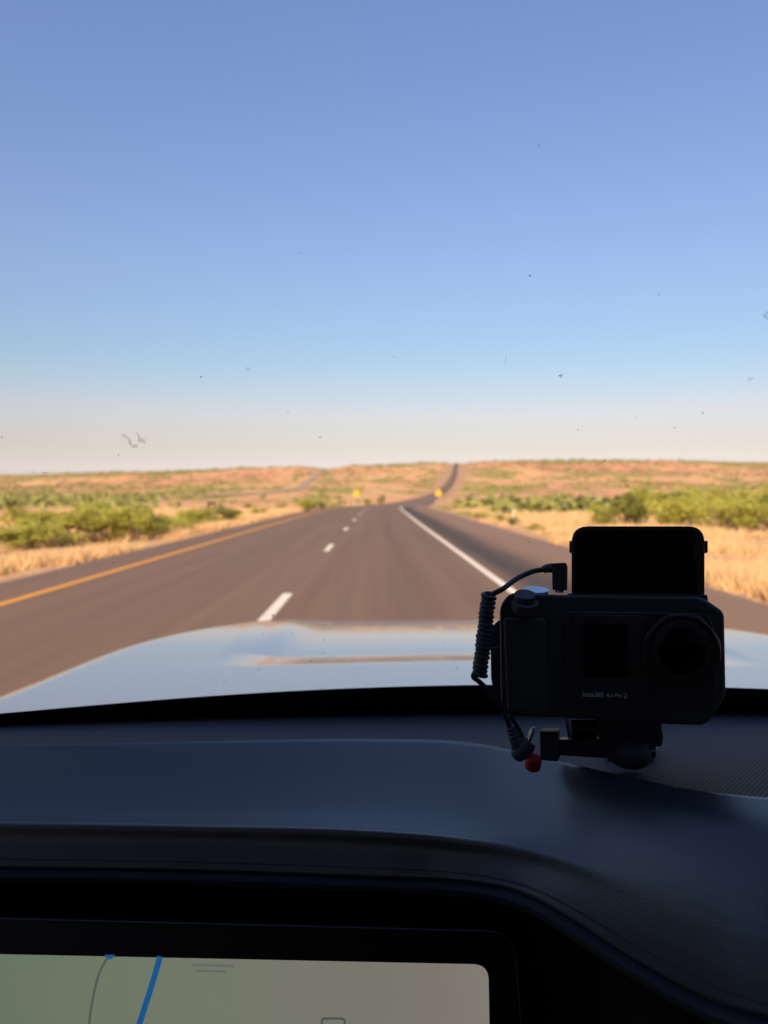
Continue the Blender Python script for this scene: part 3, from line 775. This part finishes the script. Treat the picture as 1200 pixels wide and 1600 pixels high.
splat('bug_splat', [(872, 588, 880, 585, 1.5), (874, 586, 878, 590, 1.2)], SD, 'small dark dash in the sky right of centre', 2)
splat('bug_splat', [(422, 959, 429, 964, .9), (425, 964, 430, 960, .8), (426, 957, 427, 963, .6)], SD, 'little dark cross over the near lane dash', 3)
splat('bug_splat', [(527, 940, 529, 942, .9), (530, 939, 538, 944, 1.6)], pale_mat('ring_smear', (.8, .74, .68), .4), 'pale ring over the asphalt ahead', 4)
splat('bug_splat', [(66, 738, 73, 739, .8), (73, 739, 77, 738, .6), (48, 736, 56, 740, .5)], SD, 'thin dark streak at the left horizon', 5)
splat('bug_splat', [(943, 721, 947, 718, .8), (945, 718, 946, 722, .7)], SD, 'tiny dark hook at the right horizon', 6)
splat('bug_splat', [(1192, 490, 1200, 500, 4), (1196, 486, 1203, 492, 3)], smear_mat('edge_smear', (.12, .12, .12), .25), 'soft grey mark at the right edge of the sky', 7)
splat('bug_splat', [(926, 779, 934, 777, .8), (926, 781, 936, 780, .6)], SW, 'short pale streak over the right thicket', 8)
bm = bmesh.new()
for i, (x, y, rx, ry, ro) in enumerate([(3, 683, 2, 1.5, 0), (185, 711, 1.4, 1.4, 0), (1098, 645, 2.6, 1.2, -.8), (903, 672, 1.3, 1.3, 0), (1055, 668, 1.2, 1.2, 0), (314, 589, 1.8, 1.8, 0), (828, 431, 2.2, 2, 0),
    (180, 868, 1.3, 1, 0), (252, 866, 1.5, 1.2, 0), (177, 880, 1.4, 1.6, 0), (125, 862, 1, 1, 0), (145, 920, .9, .9, 0), (827, 847, 2.2, .9, .3), (502, 1076, 3, .7, .3), (411, 991, 2.5, .7, .2), (507, 1000, 1.6, 1.1, .4), (486, 1033, 1.6, 1, 0),
    (457, 990, .9, .9, 0), (404, 1047, 2.2, .8, .7), (65, 1063, 2.2, .8, .6), (350, 1064, 1.4, 1, 0), (715, 1045, 3.5, .6, .9), (437, 1011, .8, .8, 0), (695, 1005, .9, .9, 0), (203, 1104, 1.6, .8, 0), (325, 1089, 1.1, .8, 0), (655, 1073, .8, .8, 0), (500, 683, 1.6, 1.6, 0)]):
    blob(bm, x, y, rx, ry, ro, 500 + i)
o = wpart(bm_obj('dark_specks', bm, SD, None, smooth=False)); o['kind'] = 'stuff'
bm = bmesh.new()
for i, (x, y, rx, ry, ro) in enumerate([(790, 562, 1.5, 8, .2), (842, 228, 3, 4, .3), (387, 577, 5, 3.5, .2), (450, 645, 3, 1.5, 0), (615, 557, 3, 1.6, .5), (470, 395, 3, 2, 0), (993, 652, 1.6, 3, 0), (1172, 592, 6, 5, 0), (1030, 460, 2.5, 2, 0)]):
    blob(bm, x, y, rx, ry, ro, 900 + i)
o = wpart(bm_obj('faint_smears', bm, SM, None, smooth=False)); o['kind'] = 'stuff'
bm = bmesh.new()
for i, (x, y, rx, ry, ro) in enumerate([(527, 814, 3, 1.2, -.9), (522, 818, 2.2, .9, 1.0), (500, 845, 6, 1.1, .35), (518, 836, 1.2, 2, 0), (220, 953, 4.5, .8, .3), (232, 900, 3, .7, 0), (521, 1026, 6, .7, .5), (505, 1020, 4.5, .8, .1), (810, 812, 1.3, 1.3, 0), (1080, 822, 1, 1, 0), (361, 862, 2, 1, .3), (448, 895, 1.1, 1.8, .4)]):
    blob(bm, x, y, rx, ry, ro, 1300 + i)
o = wpart(bm_obj('pale_flecks', bm, SW, None, smooth=False)); o['kind'] = 'stuff'

# rest of the cabin, around and behind the viewer
TRIM = mat('cabin_trim', (.018, .025, .036), .8); CLOTH = mat('roof_lining', (.028, .036, .048), .95)
tint = bpy.data.materials.new('tinted_glass'); tint.use_nodes = True; gt = tint.node_tree; gt.nodes.remove(gt.nodes['Principled BSDF'])
tr = gt.nodes.new('ShaderNodeBsdfTransparent'); tr.inputs[0].default_value = (.125, .135, .135, 1); gt.links.new(tr.outputs[0], gt.nodes['Material Output'].inputs[0])  # unseen side panes, darkened to keep the cabin light low
tint2 = tint.copy(); tint2.name = 'light_blocking_glass'; [x for x in tint2.node_tree.nodes if x.type == 'BSDF_TRANSPARENT'][0].inputs[0].default_value = (.03, .03, .03, 1)  # unseen rear pane, darkened further to block sun on the seats
XL, XR = -.64, 1.08; ZS = H - .22; ZR = H + .35
rf = [[Vector((x, yv if yv is not None else wtop(x).y, ZR + .02 - .04*((x - CAR_X)/.85)**2 + (0 if yv is None else .03))) for x in np.linspace(XL, XR, 24)] for yv in (None, .0, -.6, -1.4, -2.3)]
part(loft(rf, 'roof_lining', CLOTH))
part(loft([[v + Vector((0, .004, .035)) for v in r] for r in rf], 'roof', paint))
for xx in (XL, XR):
    sg = 1 if xx > 0 else -1
    bm = bmesh.new(); box(bm, xx - .04, xx + .04, -2.3, .62, .45, ZS); part(bm_obj('door_panel', bm, TRIM, None, bevel=.02))
    bm = bmesh.new(); tube(bm, [wbase_pt(xx*.97) + Vector((0, .03, -.05)), wtop(xx) + Vector((0, -.02, -.01))], .045, 8); part(bm_obj('windshield_pillar', bm, TRIM))
    bm = bmesh.new(); tube(bm, [(xx, -.75, ZS), (xx - sg*.05, -.75, ZR)], .06, 8); part(bm_obj('door_pillar', bm, TRIM))
    o = mesh_obj('side_window', [(xx, .55, ZS), (xx, -2.3, ZS), (xx - sg*.03, -2.3, ZR), (xx - sg*.03, .25, ZR)], [(0, 1, 2, 3)], tint); part(o)
bm = bmesh.new(); box(bm, XL, XR, -2.36, -2.3, .45, H + .05); part(bm_obj('tailgate', bm, TRIM))
part(mesh_obj('rear_window', [(XL, -2.33, H + .05), (XR, -2.33, H + .05), (XR, -2.30, ZR + .03), (XL, -2.30, ZR + .03)], [(0, 1, 2, 3)], tint2))
bm = bmesh.new(); box(bm, XL, XR, -2.3, .9, .42, .48); part(bm_obj('cabin_floor', bm, TRIM))
for xx in (-.20, .66):
    st = bpy.data.objects.new('front_seat', None); C.objects.link(st); st.parent = car; st.location = (xx - CAR_X, -.62, 0)
    bm = bmesh.new(); box(bm, -.26, .26, -.10, .42, .62, .86); bm_obj('cushion', bm, TRIM, st, bevel=.05)
    bm = bmesh.new(); slab(bm, [(-.26, -.08, .80), (.26, -.08, .80), (.23, -.26, 1.48), (-.23, -.26, 1.48)], Vector((0, -.13, -.03))); bm_obj('backrest', bm, TRIM, st, bevel=.04)
    bm = bmesh.new(); box(bm, -.13, .13, -.38, -.27, 1.50, 1.70); bm_obj('headrest', bm, TRIM, st, bevel=.04)

# ------------------------------------------------------------------ action camera on the dash
YC = .46; DV = ray(965, 1010); DV = DV / DV.y      # the case faces the viewer
RUB = mat('black_rubber', (.062, .070, .083), .55, spec=.35); HARD = mat('black_plastic', (.046, .050, .060), .42, spec=.35)
SCREEN = mat('dark_glass', (.003, .003, .004), .25, spec=.35); CHROME = mat('steel', (.7, .7, .7), .18, 1)
LETTER = mat('grey_lettering', (.95, .95, .95), .5); LETTER2 = mat('dim_lettering', (.10, .105, .115), .4)
ac = thing('action_camera', 'black action camera in a grip case with flip-up screen, standing on the dashboard', 'action camera', P(985, 1175, .48))
def ap(o, par=None):
    o.parent = par or ac
    o.matrix_parent_inverse = Matrix() if par else Matrix.Translation(ac.location).inverted()
    return o
def cs(pts, y=YC): return [P(a, b, y) for a, b in pts]
def plate(name, pts, y, dep, m, bevel=.0012, rad=0, par=None, seg=6):
    bm = bmesh.new(); slab(bm, cs(round_poly(pts, rad, seg) if rad else pts, y), DV * dep)
    o = bm_obj(name, bm, m, None, bevel=bevel); return ap(o, par)
px_m = YC / 1200
# the case: one outline with a window for the camera front
case = round_poly([(780, 946), (796, 925), (870, 929), (1097, 932), (1132, 956), (1134.5, 1088), (1104, 1134), (1030, 1131), (884, 1121.5), (793, 1119.5), (782, 1100)], [12, 14, 4, 14, 10, 10, 14, 4, 6, 12, 10], 6)
body = plate('case', case, YC, .038, RUB, .0022)
plate('grip', [(786, 964), (853, 966), (858, 1116), (792, 1114)], YC - .005, .006, RUB, .0028, 8, body)
plate('case_rim', [(884, 955), (1108, 958), (1120, 1000), (1120, 1085), (1106, 1108), (884, 1104)], YC - .0022, .003, HARD, .001, 12, body)
fr_ = plate('camera_front', [(897, 960), (1008, 962), (1014, 1104), (899, 1102)], YC - .0034, .004, HARD, .0006, 7)
plate('front_screen', [(911, 973), (981, 974.5), (982, 1060), (912, 1059)], YC - .0038, .0012, SCREEN, .0004, 5, fr_)
def disc(name, px, py, r0, y, dep, m, par=None, seg=48, sx=1, bevel=.0008):
    return plate(name, [(px + r0*sx*math.cos(k_/seg*2*math.pi), py + r0*math.sin(k_/seg*2*math.pi)) for k_ in range(seg)], y, dep, m, bevel, 0, par)
lens = plate('lens_guard', [(1040, 959), (1092, 959), (1127, 1000), (1127, 1040), (1092, 1074), (1040, 1074), (1006, 1040), (1006, 994)], YC - .008, .009, HARD, .0014, 14)
RED = mat('dark_red_ring', (.035, .006, .006), .4)
bm = bmesh.new(); q = [P(1066 + 55*math.cos(a), 1016.5 + 53*math.sin(a), YC - .0085) for a in np.linspace(0, 2*math.pi, 61)]; tube(bm, q, .0009, 8, False); ap(bm_obj('lens_ring', bm, RED), lens)
disc('lens_barrel', 1066, 1016, 46, YC - .0095, .003, HARD, lens)
bm = bmesh.new(); bmesh.ops.create_uvsphere(bm, u_segments=32, v_segments=16, radius=1)
for v in bm.verts: v.co = P(1066, 1016, YC - .0095) + Vector((v.co.x*.0145, v.co.y*.0035, v.co.z*.0145))
ap(bm_obj('lens_glass', bm, mat('lens_glass', (.003, .003, .005), .16, spec=.12)), lens)
plate('seam_block', [(1076, 935), (1094, 936), (1128, 957), (1077, 953)], YC - .0006, .002, RUB, .0004, 0, body)
# flip-up screen
fs = plate('flip_screen', [(893, 934), (893, 822), (1101, 822), (1101, 934)], YC + .010, .010, HARD, .0016, [2, 26, 26, 2])
plate('screen_glass', [(899, 931), (899, 828), (1090, 828), (1090, 931)], YC + .0094, .0012, SCREEN, .0003, [2, 20, 14, 2], fs)
plate('hinge_ear', [(889.5, 845), (894, 845), (894, 863), (889.5, 863)], YC + .012, .006, HARD, .0004, 1, fs); plate('hinge_ear', [(1100, 845), (1106, 845), (1106, 863), (1100, 863)], YC + .012, .006, HARD, .0004, 1, fs)
plate('hinge', [(886, 927), (1105, 929), (1107, 940), (886, 938)], YC + .006, .014, HARD, .001, 3, body)
# buttons on top
sh = P(820, 930, YC + .010)
def cyl(name, c, r0, h0, m, par, axis=(0, 0, 1), seg=32, bevel=.0006, r1=None):
    bm = bmesh.new(); q = Vector(axis).to_track_quat('Z', 'Y').to_matrix().to_4x4()
    bmesh.ops.create_cone(bm, cap_ends=True, segments=seg, radius1=r0, radius2=r0 if r1 is None else r1, depth=h0, matrix=Matrix.Translation(c) @ q)
    return ap(bm_obj(name, bm, m, None, bevel=bevel), par)
cyl('button_collar', P(820, 946, YC - .0015), .0084, .006, RUB, body, (0, -.35, 1), 8); cyl('shutter_button', P(820, 935.5, YC - .001), .0064, .0065, RUB, body, (0, -.35, 1))
cyl('dial', P(838, 924.5, YC + .020), .0082, .003, mat('blue_steel', (.30, .38, .46), .25, 1), body, (0, -.12, 1))
# rear clamp that peeks out left of the case
plate('rear_clamp', [(766, 1012), (778, 1010), (800, 1012), (800, 1090), (772, 1088), (767, 1060)], YC + .040, .014, HARD, .0008, 3); disc('clamp_knob', 800, 1001, 38, YC + .046, .012, HARD, None, 40)
# lettering
def lettering(txt, px, py, size_px, m, y, par, rot=0, squash=1):
    cu = bpy.data.curves.new('lettering', 'FONT'); cu.body = txt; cu.size = size_px * px_m / .70; cu.extrude = .00008; cu.space_character = 1.04
    t_ = bpy.data.objects.new('lettering', cu); me = bpy.data.meshes.new_from_object(t_); bpy.data.objects.remove(t_); bpy.data.curves.remove(cu)
    me.materials.clear(); me.materials.append(m); o = bpy.data.objects.new('lettering', me); C.objects.link(o)
    o.parent = par
    o.location = P(px, py, y); o.rotation_euler = (math.pi/2, rot, 0); o.scale = (squash, 1, 1); return o
lettering('Insta360', 910, 1088.5, 8.2, LETTER, YC - .0037, fr_, R(1.5), .80); lettering('Ace Pro', 947, 1089.3, 6.4, LETTER, YC - .0037, fr_, R(1.5), .78); lettering('2', 974.5, 1091, 8.0, LETTER, YC - .0037, fr_, R(1.5), .95)
lettering('Insta360', 1021, 951, 10.5, LETTER2, YC - .0006, body, R(1), .92); lettering('Insta360', 1086, 843, 7, LETTER2, YC + .0091, fs, R(90), .9)

# mount below the case
mt = thing('camera_mount', 'black jointed mount with ball clamp, arm and red cap under the action camera', 'camera mount', ppoint(985, 1188))
ac_, ac = ac, mt
YM = .468
bm = bmesh.new(); slab(bm, [ppoint(a, b) + Vector((0, 0, -.001)) for a, b in round_poly([(948, 1166), (1018, 1166), (1026, 1190), (944, 1188)], 8, 5)], Vector((0, .0, .012))); ap(bm_obj('base_pad', bm, RUB, None, bevel=.001))
plate('stem', [(931, 1118), (1034, 1124), (1034, 1164), (1018, 1170), (955, 1170), (936, 1160)], YM + .004, .024, HARD, .0015, 5)
bm = bmesh.new(); bmesh.ops.create_uvsphere(bm, u_segments=36, v_segments=20, radius=1)
for v in bm.verts: v.co = P(984, 1173, YM + .008) + Vector((v.co.x*.0142, v.co.y*.015, v.co.z*.0108))
ap(bm_obj('ball_clamp', bm, RUB))
kn = Vector(P(1030, 1148, YM + .012)); bm = bmesh.new()
ring = [(.0065 + (.0006 if k_ % 2 else 0)) for k_ in range(40)]
slab(bm, [kn + Vector((0, ring[k_]*math.cos(k_/40*6.283), ring[k_]*math.sin(k_/40*6.283))) for k_ in range(40)], Vector((-.004, 0, 0))); ap(bm_obj('thumb_wheel', bm, HARD, None, smooth=False))
cyl('clamp_screw', P(1017, 1172, YM + .000), .0022, .006, CHROME, None, (1, 0, 0), 20, .0004); cyl('screw_boss', P(1007, 1173, YM + .002), .0042, .012, HARD, None, (1, 0, 0), 24)
plate('arm', [(866, 1156), (930, 1155), (962, 1158), (962, 1185), (930, 1184), (868, 1180)], YM, .013, HARD, .001, 3)
plate('arm_block', [(843.5, 1143), (871, 1143), (872, 1190), (844, 1188)], YM - .004, .020, RUB, .001, 2)
cyl('cross_bolt', P(911, 1139, YM + .012), .0058, .0165, mat('satin_black', (.02, .022, .028), .35), None, (1, 0, 0), 28)
bm = bmesh.new(); tube(bm, [P(884, 1122, YM + .010), P(886.5, 1136, YM + .010), P(889.5, 1154, YM + .010)], .0007, 8); ap(bm_obj('bolt_edge_line', bm, mat('pale_edge_metal', (.30, .30, .32), .35, .8)))  # thin pale line along the left edge of the cross bolt
o = cyl('cap', P(833, 1192, YM - .008), .0049, .0085, mat('dull_red_plastic', (.46, .020, .012), .5), None, (.05, -.3, 1), 24, .0018); o['label'] = 'dull red round cap'
ac = ac_

# coiled audio cable: plugged in on top, loose jack hanging at the dash
cb = thing('audio_cable', 'black coiled audio cable hanging left of the action camera with a loose metal jack tip', 'cable', P(828, 1170, .45))
ac_, ac = ac, cb
YK = YC - .004
plate('plug', [(862, 880), (884, 879), (886, 884), (885.5, 921), (863, 921.5)], YC + .012, .0085, RUB, .0006, 2)
cyl('plug_collar', P(874, 923, YC + .016), .0030, .002, CHROME, None)
bm = bmesh.new(); q = [P(863, 887.5, YC + .016), P(856, 888, YC + .016), P(848, 890, YC + .016)]
tube(bm, catmull(q, 5), [.0031, .0031, .0028, .0031, .0027, .003, .0025, .0029, .0023, .0026, .0018], 12); ap(bm_obj('strain_relief', bm, RUB))
CAB = mat('cable_sheath', (.012, .012, .014), .38, spec=.45)
bm = bmesh.new(); lead = catmull([P(848, 890, YC + .016), P(832, 893, YC + .014), P(808, 904, YC + .008), P(786, 920, YK + .002), P(772, 927, YK)], 8)
tube(bm, lead, .00165, 10); ap(bm_obj('upper_lead', bm, CAB))
top, bot = P(764, 927, YK), P(749.5, 1055, YK); turns = 18; hel = []
ax = (bot - top).normalized(); e1 = Vector((1, 0, 0)); e1 = (e1 - ax*e1.dot(ax)).normalized(); e2 = ax.cross(e1)
for k_ in range(turns*22 + 1):
    a = k_/22*2*math.pi; c_ = top.lerp(bot, k_/(turns*22)); wob = 1 + .05*math.sin(k_*.13)
    hel.append(c_ + (e1*math.cos(a) - e2*math.sin(a)) * .0034 * wob + Vector((.0002*math.sin(k_*.05), 0, 0)))
bm = bmesh.new(); tube(bm, hel, .00142, 8); ap(bm_obj('coil', bm, RUB))
bm = bmesh.new(); tube(bm, catmull([P(741, 1052, YK - .001), P(740, 1058, YK - .003), P(752, 1068, YK - .003), P(772, 1090, YK - .003), P(787, 1112, YK - .003), P(797, 1138, YK - .004)], 8), .00155, 10); ap(bm_obj('lower_lead', bm, CAB))
bm = bmesh.new(); tube(bm, catmull([P(796, 1117, YK), P(806, 1132, YK), P(817, 1152, YK - .001)], 6), .0013, 8); ap(bm_obj('return_lead', bm, CAB))
bm = bmesh.new(); q = [P(797, 1136, YK - .004), P(801, 1146, YK - .004), P(806, 1158, YK - .004), P(812, 1170, YK - .004)]
tube(bm, catmull(q, 4), [.0027, .0031, .0026, .0033, .0028, .0035, .0031, .0037, .0036, .004, .0042, .0042, .0042], 14); ap(bm_obj('strain_relief', bm, RUB))
bm = bmesh.new(); tube(bm, [P(808, 1180, YK - .002), P(814, 1174, YK - .004), P(822, 1165, YK - .004), P(828, 1158, YK - .004)], [.0045, .0058, .0056, .0044], 18); ap(bm_obj('plug', bm, RUB, None, angle=50))
jk = ap(cyl('jack_tip', P(829, 1149, YK - .005), .0017, .0085, CHROME, None, P(834, 1138, YK - .005) - P(824, 1161, YK - .005), 20, .0003, .0014))
bm = bmesh.new(); a0, a1 = P(832.2, 1141.5, YK - .005), P(835.5, 1134.5, YK - .005); tube(bm, [a0, a0.lerp(a1, .3), a0.lerp(a1, .6), a1], [.0012, .0019, .0017, .0004], 16); ap(bm_obj('tip_bead', bm, CHROME))
ac = ac_
